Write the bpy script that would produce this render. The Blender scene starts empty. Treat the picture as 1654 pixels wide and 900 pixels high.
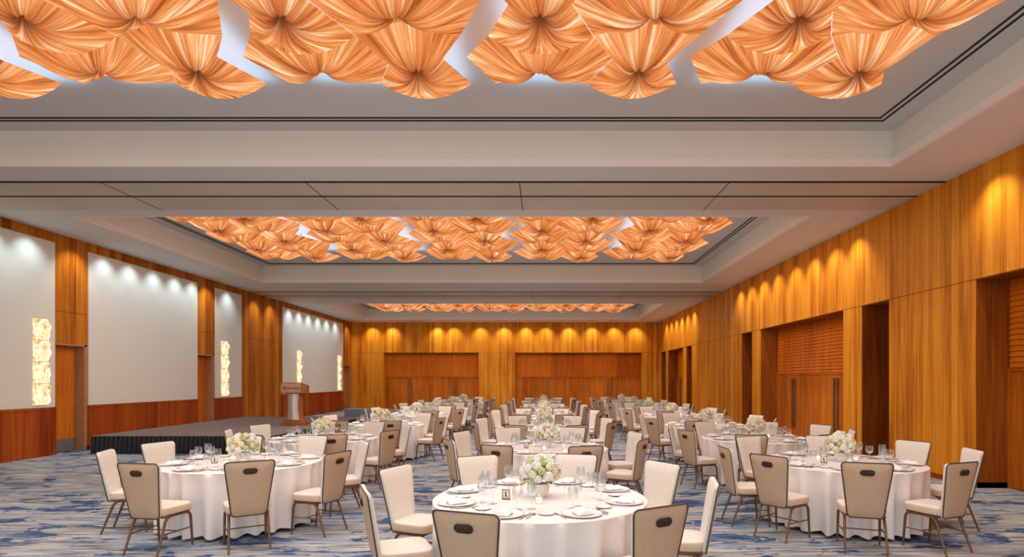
import bpy, bmesh, math, random
from mathutils import Vector, Matrix, Euler

random.seed(7)
PI = math.pi
SC = bpy.context.scene
COL = SC.collection
R = math.radians

# ------------------------------------------------------------------ camera
EYE = 1.76
FPX = 940.0
cam_data = bpy.data.cameras.new('camera')
cam = bpy.data.objects.new('camera', cam_data)
COL.objects.link(cam)
cam.location = (0, 0, EYE)
cam.rotation_euler = (PI / 2, 0, 0)
cam_data.sensor_width = 36.0
cam_data.lens = 36.0 * FPX / 1654.0
cam_data.shift_x = (827 - 876) / 1654.0
cam_data.shift_y = (614 - 450) / 1654.0
cam_data.clip_end = 200
SC.camera = cam

# ------------------------------------------------------------------ materials
class NT:
    def __init__(self, name):
        self.m = bpy.data.materials.new(name)
        self.m.use_nodes = True
        self.t = self.m.node_tree
        self.t.nodes.clear()
        self.out = self.t.nodes.new('ShaderNodeOutputMaterial')

    def n(self, typ, **kw):
        nd = self.t.nodes.new(typ)
        for k, v in kw.items():
            setattr(nd, k, v)
        return nd

    def link(self, a, b):
        self.t.links.new(a, b)

    def setin(self, nd, idx, val):
        if val is None:
            return
        if hasattr(val, 'is_output') or isinstance(val, bpy.types.NodeSocket):
            self.link(val, nd.inputs[idx])
        else:
            nd.inputs[idx].default_value = val

    def math(self, op, a, b=None, c=None):
        nd = self.n('ShaderNodeMath', operation=op)
        self.setin(nd, 0, a)
        self.setin(nd, 1, b)
        self.setin(nd, 2, c)
        return nd.outputs[0]

    def comb(self, x, y, z):
        nd = self.n('ShaderNodeCombineXYZ')
        self.setin(nd, 0, x); self.setin(nd, 1, y); self.setin(nd, 2, z)
        return nd.outputs[0]

    def noise(self, vec, scale=1.0, detail=3.0, rough=0.5, dist=0.0):
        nd = self.n('ShaderNodeTexNoise')
        self.setin(nd, 'Vector', vec)
        nd.inputs['Scale'].default_value = scale
        nd.inputs['Detail'].default_value = detail
        nd.inputs['Roughness'].default_value = rough
        nd.inputs['Distortion'].default_value = dist
        return nd.outputs['Fac']

    def ramp(self, fac, stops, interp='LINEAR'):
        nd = self.n('ShaderNodeValToRGB')
        cr = nd.color_ramp
        cr.interpolation = interp
        while len(cr.elements) > 1:
            cr.elements.remove(cr.elements[-1])
        cr.elements[0].position = stops[0][0]
        cr.elements[0].color = (*stops[0][1], 1)
        for p, c in stops[1:]:
            e = cr.elements.new(p)
            e.color = (*c, 1)
        self.setin(nd, 0, fac)
        return nd.outputs[0]

    def mix(self, fac, a, b, mode='MIX'):
        nd = self.n('ShaderNodeMix', data_type='RGBA', blend_type=mode)
        self.setin(nd, 0, fac)
        for i, v in ((6, a), (7, b)):
            if isinstance(v, tuple):
                nd.inputs[i].default_value = (*v, 1)
            else:
                self.setin(nd, i, v)
        return nd.outputs[2]

    def obj(self):
        tc = self.n('ShaderNodeTexCoord')
        s = self.n('ShaderNodeSeparateXYZ')
        self.link(tc.outputs['Object'], s.inputs[0])
        return tc.outputs['Object'], s.outputs[0], s.outputs[1], s.outputs[2]

    def bsdf(self, color, rough=0.5, metal=0.0, spec=0.5, bump=None, bstr=0.2, bdist=0.01, sheen=0.0):
        p = self.n('ShaderNodeBsdfPrincipled')
        if isinstance(color, tuple):
            p.inputs['Base Color'].default_value = (*color, 1)
        else:
            self.link(color, p.inputs['Base Color'])
        self.setin(p, 'Roughness', rough)
        p.inputs['Metallic'].default_value = metal
        p.inputs['Specular IOR Level'].default_value = spec
        if bump is not None:
            b = self.n('ShaderNodeBump')
            b.inputs['Strength'].default_value = bstr
            b.inputs['Distance'].default_value = bdist
            self.link(bump, b.inputs['Height'])
            self.link(b.outputs[0], p.inputs['Normal'])
        self.link(p.outputs[0], self.out.inputs[0])
        return p


def simple(name, color, rough=0.5, metal=0.0, spec=0.5, vary=0.06, scale=9.0, bstr=0.0):
    t = NT(name)
    o, x, y, z = t.obj()
    f = t.noise(o, scale, 4)
    c2 = tuple(max(0, c * (1 - vary * 2)) for c in color)
    c1 = tuple(min(1, c * (1 + vary)) for c in color)
    col = t.ramp(f, [(0.3, c2), (0.7, c1)])
    t.bsdf(col, rough, metal, spec, bump=f if bstr else None, bstr=bstr)
    return t.m


def wood(name, dark, mid, light, plank=0.15, seam=1.2, hseam=None, rough=0.5, spec=0.12, tone=0.5):
    """vertical veneer: grain runs up z, strips laid along the wall"""
    t = NT(name)
    o, x, y, z = t.obj()
    u = t.math('ADD', x, y)
    pid = t.math('FLOOR', t.math('DIVIDE', u, plank))
    wn = t.n('ShaderNodeTexWhiteNoise', noise_dimensions='1D')
    t.link(pid, wn.inputs['W'])
    rnd = wn.outputs['Value']
    off = t.math('MULTIPLY', rnd, 7.0)
    g1 = t.noise(t.comb(t.math('MULTIPLY', u, 9.0), off, t.math('MULTIPLY', z, 0.45)), 1.0, 5, 0.6, 0.6)
    g2 = t.noise(t.comb(t.math('MULTIPLY', u, 55.0), off, t.math('MULTIPLY', z, 0.9)), 1.0, 3, 0.6)
    g3 = t.noise(t.comb(t.math('MULTIPLY', u, 1.3), 3.0, t.math('MULTIPLY', z, 0.5)), 1.0, 2)
    v = t.math('ADD', t.math('MULTIPLY', g1, 0.45), t.math('MULTIPLY', g2, 0.30))
    v = t.math('ADD', v, t.math('MULTIPLY', g3, 0.2))
    v = t.math('ADD', v, t.math('MULTIPLY', t.math('SUBTRACT', rnd, 0.5), 0.14 * tone * 2))
    col = t.ramp(v, [(0.34, dark), (0.47, mid), (0.61, light)])
    fr = t.math('FRACT', t.math('DIVIDE', t.math('ADD', u, 100.0), seam))
    sm = t.math('LESS_THAN', fr, 0.009 / seam)
    if hseam is not None:
        hs = t.math('LESS_THAN', t.math('ABSOLUTE', t.math('SUBTRACT', z, hseam)), 0.010)
        sm = t.math('MAXIMUM', sm, hs)
    col = t.mix(t.math('MULTIPLY', sm, 0.65), col, tuple(c * 0.25 for c in dark))
    t.bsdf(col, rough, 0, spec, bump=g2, bstr=0.05, bdist=0.004)
    return t.m


def pleated_glow(name):
    """back-lit gathered fabric: threads run from the gather to the rim, doubled cloth lets less light through"""
    t = NT(name)
    o, x, y, z = t.obj()
    r = t.math('SQRT', t.math('ADD', t.math('MULTIPLY', x, x), t.math('MULTIPLY', y, y)))
    rs = t.math('MAXIMUM', r, 0.001)
    nx = t.math('DIVIDE', x, rs); ny = t.math('DIVIDE', y, rs)
    oi = t.n('ShaderNodeObjectInfo')
    seed = t.math('MULTIPLY', oi.outputs['Random'], 40.0)
    def ang(k, kr, s):
        return t.comb(t.math('ADD', t.math('MULTIPLY', nx, k), seed),
                      t.math('ADD', t.math('MULTIPLY', ny, k), s), t.math('MULTIPLY', r, kr))
    a = t.noise(ang(4.6, 0.9, 0.0), 1.0, 2, 0.55)
    b = t.noise(ang(13.0, 1.4, 5.0), 1.0, 3, 0.6)
    c = t.noise(ang(38.0, 2.0, 9.0), 1.0, 2, 0.5)
    v = t.math('ADD', t.math('MULTIPLY', a, 0.40), t.math('MULTIPLY', b, 0.42))
    v = t.math('ADD', v, t.math('MULTIPLY', c, 0.18))
    col = t.ramp(v, [(0.37, (0.34, 0.075, 0.014)), (0.435, (0.66, 0.18, 0.040)), (0.50, (0.85, 0.285, 0.082)),
                     (0.55, (0.95, 0.42, 0.165)), (0.595, (1.0, 0.66, 0.37)), (0.645, (1.0, 0.92, 0.72))])
    gather = t.ramp(r, [(0.0, (0.10, 0.07, 0.06)), (0.06, (0.20, 0.12, 0.09)), (0.15, (0.62, 0.45, 0.37)), (0.36, (1, 1, 1))])
    col = t.mix(1.0, col, gather, 'MULTIPLY')
    line = t.math('GREATER_THAN', t.noise(ang(30.0, 0.9, 21.0), 1.0, 1, 0.4), 0.64)
    col = t.mix(t.math('MULTIPLY', line, 0.38), col, (0.20, 0.05, 0.012))
    em = t.n('ShaderNodeEmission')
    t.link(col, em.inputs[0])
    em.inputs[1].default_value = GLOW
    d = t.n('ShaderNodeBsdfDiffuse')
    d.inputs[0].default_value = (0.12, 0.06, 0.03, 1)
    ad = t.n('ShaderNodeAddShader')
    t.link(em.outputs[0], ad.inputs[0]); t.link(d.outputs[0], ad.inputs[1])
    t.link(ad.outputs[0], t.out.inputs[0])
    t.m.cycles.emission_sampling = 'NONE'
    return t.m


def emission(name, color, strength, sampling='AUTO'):
    t = NT(name)
    e = t.n('ShaderNodeEmission')
    e.inputs[0].default_value = (*color, 1); e.inputs[1].default_value = strength
    t.link(e.outputs[0], t.out.inputs[0])
    t.m.cycles.emission_sampling = sampling
    return t.m


def sconce_glow(name):
    t = NT(name)
    o, x, y, z = t.obj()
    f = t.noise(o, 3.0, 1, 0.5, 1.0)
    f2 = t.noise(t.comb(t.math('MULTIPLY', x, 4.0), t.math('MULTIPLY', y, 8.0), t.math('MULTIPLY', z, 4.5)), 1.0, 1, 0.5, 2.2)
    v = t.math('ADD', t.math('MULTIPLY', f, 0.45), t.math('MULTIPLY', f2, 0.55))
    col = t.ramp(v, [(0.36, (0.62, 0.34, 0.12)), (0.46, (1.0, 0.74, 0.40)), (0.55, (1.0, 0.88, 0.62)), (0.62, (1.0, 0.95, 0.8))])
    em = t.n('ShaderNodeEmission')
    t.link(col, em.inputs[0]); em.inputs[1].default_value = 1.15
    t.link(em.outputs[0], t.out.inputs[0])
    return t.m


def carpet(name):
    t = NT(name)
    o, x, y, z = t.obj()
    warp = t.noise(t.comb(t.math('MULTIPLY', x, 1.1), t.math('MULTIPLY', y, 1.5), 0.0), 1.0, 2)
    yy = t.math('ADD', t.math('MULTIPLY', y, 15.0), t.math('MULTIPLY', warp, 2.2))
    s1 = t.noise(t.comb(t.math('MULTIPLY', x, 0.9), yy, 0.0), 1.0, 3, 0.6)
    s2 = t.noise(t.comb(t.math('MULTIPLY', x, 1.8), t.math('MULTIPLY', y, 44.0), 4.0), 1.0, 3, 0.6)
    v = t.math('ADD', t.math('MULTIPLY', s1, 0.45), t.math('MULTIPLY', s2, 0.55))
    base = t.ramp(v, [(0.37, (0.040, 0.046, 0.065)), (0.435, (0.17, 0.20, 0.25)), (0.49, (0.34, 0.355, 0.38)),
                      (0.55, (0.50, 0.45, 0.38)), (0.62, (0.66, 0.68, 0.70))])
    p1 = t.noise(t.comb(t.math('MULTIPLY', x, 1.25), t.math('MULTIPLY', y, 2.7), 11.0), 1.0, 6, 0.68, 0.9)
    p2 = t.noise(t.comb(t.math('MULTIPLY', x, 6.0), t.math('MULTIPLY', y, 22.0), 17.0), 1.0, 3, 0.6)
    pv = t.math('ADD', t.math('MULTIPLY', p1, 0.8), t.math('MULTIPLY', p2, 0.2))
    pm = t.ramp(pv, [(0.525, (0, 0, 0)), (0.555, (1, 1, 1))])
    blue = t.ramp(s2, [(0.3, (0.020, 0.036, 0.095)), (0.55, (0.045, 0.095, 0.22)), (0.75, (0.16, 0.25, 0.40))])
    c = t.mix(pm, base, blue)
    lb = t.noise(t.comb(t.math('MULTIPLY', x, 0.9), t.math('MULTIPLY', y, 1.8), 31.0), 1.0, 4, 0.6)
    lm = t.ramp(lb, [(0.50, (0, 0, 0)), (0.62, (1, 1, 1))])
    c = t.mix(t.math('MULTIPLY', lm, 0.45), c, t.ramp(v, [(0.35, (0.09, 0.17, 0.33)), (0.65, (0.42, 0.54, 0.66))]))
    pile = t.noise(o, 260.0, 2)
    t.bsdf(c, 0.95, 0, 0.1, bump=pile, bstr=0.25, bdist=0.004)
    return t.m


def glass(name):
    t = NT(name)
    tr = t.n('ShaderNodeBsdfTransparent'); tr.inputs[0].default_value = (0.93, 0.95, 0.96, 1)
    gl = t.n('ShaderNodeBsdfGlossy'); gl.inputs['Roughness'].default_value = 0.04
    gl.inputs[0].default_value = (1, 1, 1, 1)
    lw = t.n('ShaderNodeLayerWeight'); lw.inputs[0].default_value = 0.35
    f = t.math('ADD', t.math('MULTIPLY', lw.outputs['Facing'], 0.55), 0.05)
    mx = t.n('ShaderNodeMixShader')
    t.link(f, mx.inputs[0]); t.link(tr.outputs[0], mx.inputs[1]); t.link(gl.outputs[0], mx.inputs[2])
    t.link(mx.outputs[0], t.out.inputs[0])
    return t.m


GLOW = 1.0
M = {}
M['wood_wall'] = wood('golden veneer', (0.42, 0.112, 0.006), (0.73, 0.250, 0.014), (0.86, 0.365, 0.032), hseam=3.4)
M['wood_left'] = wood('brown strip veneer', (0.27, 0.066, 0.005), (0.47, 0.142, 0.010), (0.62, 0.225, 0.02), plank=0.22, seam=0.62, hseam=3.4, tone=0.8)
M['wood_red'] = wood('red brown wainscot', (0.20, 0.028, 0.004), (0.34, 0.056, 0.006), (0.45, 0.095, 0.012), plank=0.45, seam=1.1)
M['wood_door'] = wood('door veneer', (0.32, 0.078, 0.006), (0.56, 0.145, 0.010), (0.70, 0.215, 0.02), plank=0.9, seam=50)
M['wood_louver'] = wood('louvre slats', (0.50, 0.115, 0.008), (0.72, 0.185, 0.012), (0.82, 0.25, 0.018), plank=2.0, seam=50)
M['wood_recess_shaded'] = wood('shaded recess veneer', (0.17, 0.035, 0.004), (0.29, 0.072, 0.007), (0.38, 0.115, 0.012), plank=0.6, seam=50, rough=0.6)  # wall veneer darkened, painting the recess shade into the colour
M['jamb'] = simple('pale jamb', (0.42, 0.20, 0.10), 0.5)
M['ceiling'] = simple('ceiling paint', (0.70, 0.71, 0.69), 0.9, vary=0.01, scale=0.6)
M['cofferceil'] = simple('coffer ceiling paint', (0.64, 0.65, 0.64), 0.9, vary=0.01, scale=0.6)
M['fascia'] = simple('fascia paint', (0.88, 0.84, 0.73), 0.85, vary=0.01, scale=0.6)
M['lip'] = simple('fascia lip paint', (0.92, 0.83, 0.73), 0.85, vary=0.01, scale=0.6)
M['trackpanel'] = simple('track panel', (0.62, 0.56, 0.46), 0.6, vary=0.05, scale=0.5)
M['slot'] = simple('dark slot', (0.012, 0.010, 0.009), 0.8)
M['carpet'] = carpet('streaked carpet')
M['fabric_wall'] = simple('wall fabric', (0.74, 0.70, 0.62), 0.95, vary=0.03, scale=60)
M['cloth'] = simple('table linen', (0.88, 0.81, 0.77), 0.75, spec=0.25, vary=0.012, scale=4)
M['tan'] = simple('tan upholstery', (0.56, 0.375, 0.24), 0.55, vary=0.05, scale=90)
M['cream'] = simple('cream upholstery', (0.82, 0.74, 0.65), 0.7, vary=0.03, scale=30)
M['boxing'] = simple('seat side', (0.72, 0.52, 0.37), 0.65, vary=0.03, scale=40)
M['piping'] = simple('dark piping', (0.07, 0.045, 0.03), 0.5)
M['bronze'] = simple('bronze leg', (0.20, 0.092, 0.036), 0.38, metal=0.35)
M['handle'] = simple('handle bronze', (0.045, 0.022, 0.012), 0.35, metal=0.3)
M['handle_dark'] = simple('handle recess', (0.075, 0.032, 0.016), 0.6)
M['porcelain'] = simple('porcelain', (0.88, 0.87, 0.85), 0.2, vary=0.01)
M['platerim'] = simple('plate rim', (0.74, 0.70, 0.66), 0.25, metal=0.1, vary=0.05)
M['napkin'] = simple('napkin linen', (0.90, 0.87, 0.84), 0.8, vary=0.01)
M['steel'] = simple('cutlery steel', (0.58, 0.57, 0.56), 0.22, metal=0.9)
M['glass'] = glass('clear glass')
M['vase'] = simple('vase ceramic', (0.86, 0.80, 0.74), 0.3, vary=0.02)
M['petal_white'] = simple('white petals', (0.90, 0.87, 0.78), 0.7, vary=0.05, scale=40)
M['petal_cream'] = simple('cream petals', (0.90, 0.78, 0.56), 0.7, vary=0.06, scale=40)
M['petal_green'] = simple('pale green petals', (0.62, 0.66, 0.32), 0.7, vary=0.1, scale=40)
M['leaf'] = simple('leaf green', (0.10, 0.19, 0.045), 0.5, vary=0.2, scale=30)
M['wax'] = emission('lit candle wax', (1.0, 0.84, 0.58), 1.5, 'NONE')
M['frame'] = simple('card stand', (0.28, 0.17, 0.09), 0.4)
M['card'] = simple('card', (0.85, 0.82, 0.76), 0.8)
M['ink'] = simple('ink', (0.05, 0.03, 0.02), 0.8)
M['stage_top'] = simple('stage carpet', (0.19, 0.145, 0.135), 0.95, vary=0.25, scale=14)
M['skirt'] = simple('black skirt', (0.008, 0.009, 0.014), 0.6, vary=0.1)
M['steel_panel'] = simple('brushed steel', (0.62, 0.55, 0.50), 0.32, metal=0.6, vary=0.03)
M['lectern_wood'] = wood('lectern veneer', (0.22, 0.07, 0.02), (0.36, 0.13, 0.035), (0.46, 0.19, 0.06), plank=0.3, seam=50)
M['plaque'] = simple('plaque', (0.44, 0.25, 0.15), 0.5)
M['kick'] = simple('kick plate', (0.22, 0.21, 0.20), 0.4, metal=0.3)
M['pull'] = simple('pull handle', (0.22, 0.12, 0.07), 0.3, metal=0.5)
M['step'] = simple('step covering', (0.27, 0.33, 0.44), 0.9, vary=0.08)
M['glow'] = pleated_glow('back-lit pleated fabric')
M['sconce'] = sconce_glow('glowing folded shade')
M['backplate'] = simple('sconce back plate', (0.30, 0.22, 0.15), 0.5)
M['bookend'] = simple('hem', (0.5, 0.2, 0.06), 0.8)

# ------------------------------------------------------------------ mesh helpers
def add_box(bm, x0, x1, y0, y1, z0, z1, mi=0):
    vs = [bm.verts.new(p) for p in ((x0, y0, z0), (x1, y0, z0), (x1, y1, z0), (x0, y1, z0),
                                    (x0, y0, z1), (x1, y0, z1), (x1, y1, z1), (x0, y1, z1))]
    for f in ((0, 3, 2, 1), (4, 5, 6, 7), (0, 1, 5, 4), (1, 2, 6, 5), (2, 3, 7, 6), (3, 0, 4, 7)):
        fc = bm.faces.new([vs[i] for i in f])
        fc.material_index = mi
    return vs


def bevel_box(bm, x0, x1, y0, y1, z0, z1, b=0.01, seg=2, mi=0):
    t = bmesh.new()
    add_box(t, x0, x1, y0, y1, z0, z1)
    bmesh.ops.bevel(t, geom=list(t.edges), offset=b, segments=seg, affect='EDGES', profile=0.5)
    merge(bm, t, mi)
    t.free()


def merge(bm, t, mi=None):
    mp = {}
    for v in t.verts:
        mp[v] = bm.verts.new(v.co)
    for f in t.faces:
        nf = bm.faces.new([mp[v] for v in f.verts])
        nf.material_index = f.material_index if mi is None else mi
        nf.smooth = f.smooth


def add_tube(bm, pts, rad, seg=8, mi=0, cap=True, closed=False):
    pts = [Vector(p) for p in pts]
    n = len(pts)
    rads = rad if isinstance(rad, (list, tuple)) else [rad] * n
    rings = []
    up = None
    for i, p in enumerate(pts):
        if closed:
            d = (pts[(i + 1) % n] - pts[i - 1]).normalized()
        elif i == 0:
            d = (pts[1] - p).normalized()
        elif i == n - 1:
            d = (p - pts[i - 1]).normalized()
        else:
            d = ((pts[i + 1] - p).normalized() + (p - pts[i - 1]).normalized()).normalized()
        if up is None:
            up = d.orthogonal().normalized()
        else:
            up = (up - d * up.dot(d))
            up = up.normalized() if up.length > 1e-6 else d.orthogonal().normalized()
        sd = d.cross(up)
        rings.append([bm.verts.new(p + (up * math.cos(2 * PI * k / seg) + sd * math.sin(2 * PI * k / seg)) * rads[i]) for k in range(seg)])
    m = n if closed else n - 1
    for i in range(m):
        a, b = rings[i], rings[(i + 1) % n]
        for k in range(seg):
            f = bm.faces.new((a[k], a[(k + 1) % seg], b[(k + 1) % seg], b[k]))
            f.material_index = mi
    if cap and not closed:
        bm.faces.new(rings[0][::-1]).material_index = mi
        bm.faces.new(rings[-1]).material_index = mi


def add_lathe(bm, prof, seg=24, mi=0, mis=None, center=(0, 0)):
    """prof: list of (r, z)"""
    rings = []
    for r, z in prof:
        if r < 1e-5:
            rings.append([bm.verts.new((center[0], center[1], z))])
        else:
            rings.append([bm.verts.new((center[0] + r * math.cos(2 * PI * k / seg), center[1] + r * math.sin(2 * PI * k / seg), z)) for k in range(seg)])
    for i in range(len(rings) - 1):
        a, b = rings[i], rings[i + 1]
        for k in range(seg):
            k2 = (k + 1) % seg
            if len(a) == 1 and len(b) == 1:
                continue
            if len(a) == 1:
                vs = (a[0], b[k2], b[k])
            elif len(b) == 1:
                vs = (a[k], a[k2], b[0])
            else:
                vs = (a[k], a[k2], b[k2], b[k])
            try:
                f = bm.faces.new(vs)
            except ValueError:
                continue
            f.material_index = mis[i] if mis else mi


def mesh(bm, name, mats, smooth=35, fix=True):
    if fix:
        bmesh.ops.recalc_face_normals(bm, faces=list(bm.faces))
    me = bpy.data.meshes.new(name)
    bm.to_mesh(me)
    bm.free()
    for m in (mats if isinstance(mats, (list, tuple)) else [mats]):
        me.materials.append(m)
    if smooth:
        me.shade_smooth()
        me.set_sharp_from_angle(angle=R(smooth))
    return me


def link_mesh(name, me, parent=None, loc=None):
    o = bpy.data.objects.new(name, me)
    COL.objects.link(o)
    if parent is not None:
        o.parent = parent
    if loc is not None:
        o.location = loc
    return o


def obj(name, bm, mats, parent=None, smooth=35, loc=None):
    return link_mesh(name, mesh(bm, name, mats, smooth), parent, loc)


def tag(o, label=None, cat=None, group=None, kind=None):
    if label: o['label'] = label
    if cat: o['category'] = cat
    if group: o['group'] = group
    if kind: o['kind'] = kind
    return o


def thing(name, label, cat, loc=(0, 0, 0), rotz=0.0, group=None):
    o = bpy.data.objects.new(name, None)
    COL.objects.link(o)
    o.location = loc
    o.rotation_euler = (0, 0, rotz)
    o.empty_display_size = 0.1
    return tag(o, label, cat, group)


def struct(name, bm, mats, parent=None, smooth=0):
    o = obj(name, bm, mats, parent, smooth)
    if parent is None:
        o['kind'] = 'structure'
    return o


KIDS = {}
def dup(root, loc, rotz, label, group=None):
    """copy of a thing with copies of its parts and their sub-parts"""
    r = root.copy(); COL.objects.link(r)
    r.location = loc; r.rotation_euler = (0, 0, rotz); r['label'] = label
    if group: r['group'] = group
    if root.name not in KIDS:
        KIDS[root.name] = [(ch, list(ch.children)) for ch in root.children]
    for ch, gs in KIDS[root.name]:
        c = ch.copy(); COL.objects.link(c); c.parent = r
        for g in gs:
            d = g.copy(); COL.objects.link(d); d.parent = c
    return r

# ------------------------------------------------------------------ room shell
XL, XR, YB, HC = -11.5, 7.06, 35.0, 5.23
Y0 = -2.0
HP = 5.84            # coffer ceiling
OPT = 3.4            # opening top
DEP = 0.57           # recess depth

bm = bmesh.new()
add_box(bm, XL - 0.4, XR + 0.75, Y0, YB + 0.9, -0.1, 0.0)
struct('floor', bm, M['carpet'])

COFFERS = [(-9.95, 5.68, 1.07, 9.47), (-9.95, 5.68, 12.34, 20.75), (-10.1, 5.52, 26.4, 33.35)]
# soffit sheet with three openings
bm = bmesh.new()
ycur = Y0
for (x0, x1, y0, y1) in COFFERS:
    add_box(bm, XL - 0.4, XR + 0.75, ycur, y0, HC, HC + 0.12)
    add_box(bm, XL - 0.4, x0, y0, y1, HC, HC + 0.12)
    add_box(bm, x1, XR + 0.75, y0, y1, HC, HC + 0.12)
    ycur = y1
add_box(bm, XL - 0.4, XR + 0.75, ycur, YB + 0.9, HC, HC + 0.12)
ceiling = struct('ceiling', bm, M['ceiling'])
bm = bmesh.new()
for (x0, x1, y0, y1) in COFFERS:
    add_box(bm, x0 - 0.3, x1 + 0.3, y0 - 0.3, y1 + 0.3, HP, HP + 0.1)
obj('coffer_top', bm, M['cofferceil'], ceiling, 0)

def ring(bm, x0, x1, y0, y1, w, z0, z1, mi=0, grow=0.0):
    """rectangular ring of width w, just outside x0..y1; grow leans the inner top outwards"""
    a = [(x0, y0), (x1, y0), (x1, y1), (x0, y1)]
    b = [(x0 - w, y0 - w), (x1 + w, y0 - w), (x1 + w, y1 + w), (x0 - w, y1 + w)]
    g = [(x0 - grow, y0 - grow), (x1 + grow, y0 - grow), (x1 + grow, y1 + grow), (x0 - grow, y1 + grow)]
    A0 = [bm.verts.new((*p, z0)) for p in a]; A1 = [bm.verts.new((*p, z1)) for p in g]
    B0 = [bm.verts.new((*p, z0)) for p in b]; B1 = [bm.verts.new((*p, z1)) for p in b]
    for i in range(4):
        j = (i + 1) % 4
        for q in ((A0[i], A0[j], A1[j], A1[i]), (B0[j], B0[i], B1[i], B1[j]), (A1[i], A1[j], B1[j], B1[i]), (A0[j], A0[i], B0[i], B0[j])):
            bm.faces.new(q).material_index = mi

for (x0, x1, y0, y1) in COFFERS:
    bm = bmesh.new()
    ring(bm, x0 + 0.03, x1 - 0.03, y0 + 0.03, y1 - 0.03, 0.05, HC - 0.004, HC + 0.125, 1)
    ring(bm, x0, x1, y0, y1, 0.12, HC + 0.125, HP, 0, 0.05)
    obj('coffer_fascia', bm, [M['fascia'], M['lip']], ceiling, 0)
    bm = bmesh.new()
    for d in (0.34, 0.44):
        ring(bm, x0 + d, x1 - d, y0 + d, y1 - d, 0.028, HP - 0.012, HP + 0.01)
    obj('air_slot', bm, M['slot'], ceiling, 0)

# folding-wall tracks across the beams
for (ya, yb, ye, w) in ((10.18, 10.97, 11.85, 0.055), (22.9, 23.95, 24.9, 0.07)):
    bm = bmesh.new()
    add_box(bm, XL, XR, ya, ye, HC - 0.006, HC + 0.01)
    obj('track_panel', bm, M['trackpanel'], ceiling, 0)
    bm = bmesh.new()
    for y in (ya, yb):
        add_box(bm, XL, XR, y - w / 2, y + w / 2, HC - 0.014, HC + 0.005)
    for x in (-7.75, -4.15, -0.40, 3.28):
        add_box(bm, x - 0.007, x + 0.007, ya, ye, HC - 0.010, HC + 0.005)
    obj('track_slot', bm, M['slot'], ceiling, 0)

# right wall: piers, headers, recess backs
RO = [(4.4, 9.49, 'door'), (11.85, 12.86, 'niche'), (13.65, 18.85, 'door'), (19.6, 20.62, 'niche'),
      (27.5, 28.5, 'niche'), (29.2, 32.7, 'door'), (33.3, 34.45, 'niche')]
bm = bmesh.new()
yc = Y0
for a, b, k in RO:
    add_box(bm, XR, XR + DEP, yc, a, 0, OPT)
    yc = b
add_box(bm, XR, XR + DEP, yc, YB, 0, OPT)
add_box(bm, XR, XR + DEP, Y0, YB, OPT, HC)
add_box(bm, XR + DEP, XR + DEP + 0.15, Y0, YB, 0, HC)
wr = struct('wall_right', bm, M['wood_wall'])
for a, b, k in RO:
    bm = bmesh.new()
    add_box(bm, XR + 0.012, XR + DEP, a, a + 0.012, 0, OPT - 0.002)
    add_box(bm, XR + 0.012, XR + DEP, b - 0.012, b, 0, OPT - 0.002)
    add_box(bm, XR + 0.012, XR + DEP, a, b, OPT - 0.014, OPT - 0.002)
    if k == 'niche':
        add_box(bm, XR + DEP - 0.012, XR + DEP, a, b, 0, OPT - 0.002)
    obj('recess_shade_lining', bm, M['wood_recess_shaded'], wr, 0)  # thin sheets added to carry the painted shade inside the openings

# back wall
BO = [(-9.53, -3.83), (-1.64, 5.99)]
bm = bmesh.new()
xc = XL - 0.3
for a, b in BO:
    add_box(bm, xc, a, YB, YB + 0.5, 0, OPT)
    xc = b
add_box(bm, xc, XR + DEP, YB, YB + 0.5, 0, OPT)
add_box(bm, XL - 0.3, XR + DEP, YB, YB + 0.5, OPT, HC)
add_box(bm, XL - 0.3, XR + DEP, YB + 0.5, YB + 0.65, 0, HC)
struct('wall_back', bm, M['wood_wall'])

# left wall with door recesses
LD = [(13.76, 14.69), (19.42, 20.38), (33.6, 34.85)]
DTOP = 2.63
bm = bmesh.new()
yc = Y0
for a, b in LD:
    add_box(bm, XL - 0.3, XL, yc, a, 0, DTOP)
    yc = b
add_box(bm, XL - 0.3, XL, yc, YB, 0, DTOP)
add_box(bm, XL - 0.3, XL, Y0, YB, DTOP, HC)
add_box(bm, XL - 0.4, XL - 0.3, Y0, YB, 0, HC)
wl = struct('wall_left', bm, M['wood_left'])
PANELS = [(10.6, 13.70), (14.72, 19.36), (20.42, 22.2), (25.72, 33.48)]
for a, b in PANELS:
    bm = bmesh.new()
    bevel_box(bm, XL - 0.01, XL + 0.035, a, b, 1.12, 5.0, 0.008, 1)
    obj('fabric_panel', bm, M['fabric_wall'], wl, 0)
    bm = bmesh.new()
    add_box(bm, XL - 0.01, XL + 0.045, a - 0.02, b + 0.02, 0, 1.06)
    add_box(bm, XL - 0.01, XL + 0.06, a - 0.02, b + 0.02, 1.06, 1.118)
    add_box(bm, XL - 0.01, XL + 0.055, a - 0.02, b + 0.02, 0, 0.10)
    obj('wainscot', bm, M['wood_red'], wl, 0)

dn = 0
def next_door():
    global dn
    dn += 1
    return 'door_%d' % dn

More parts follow.
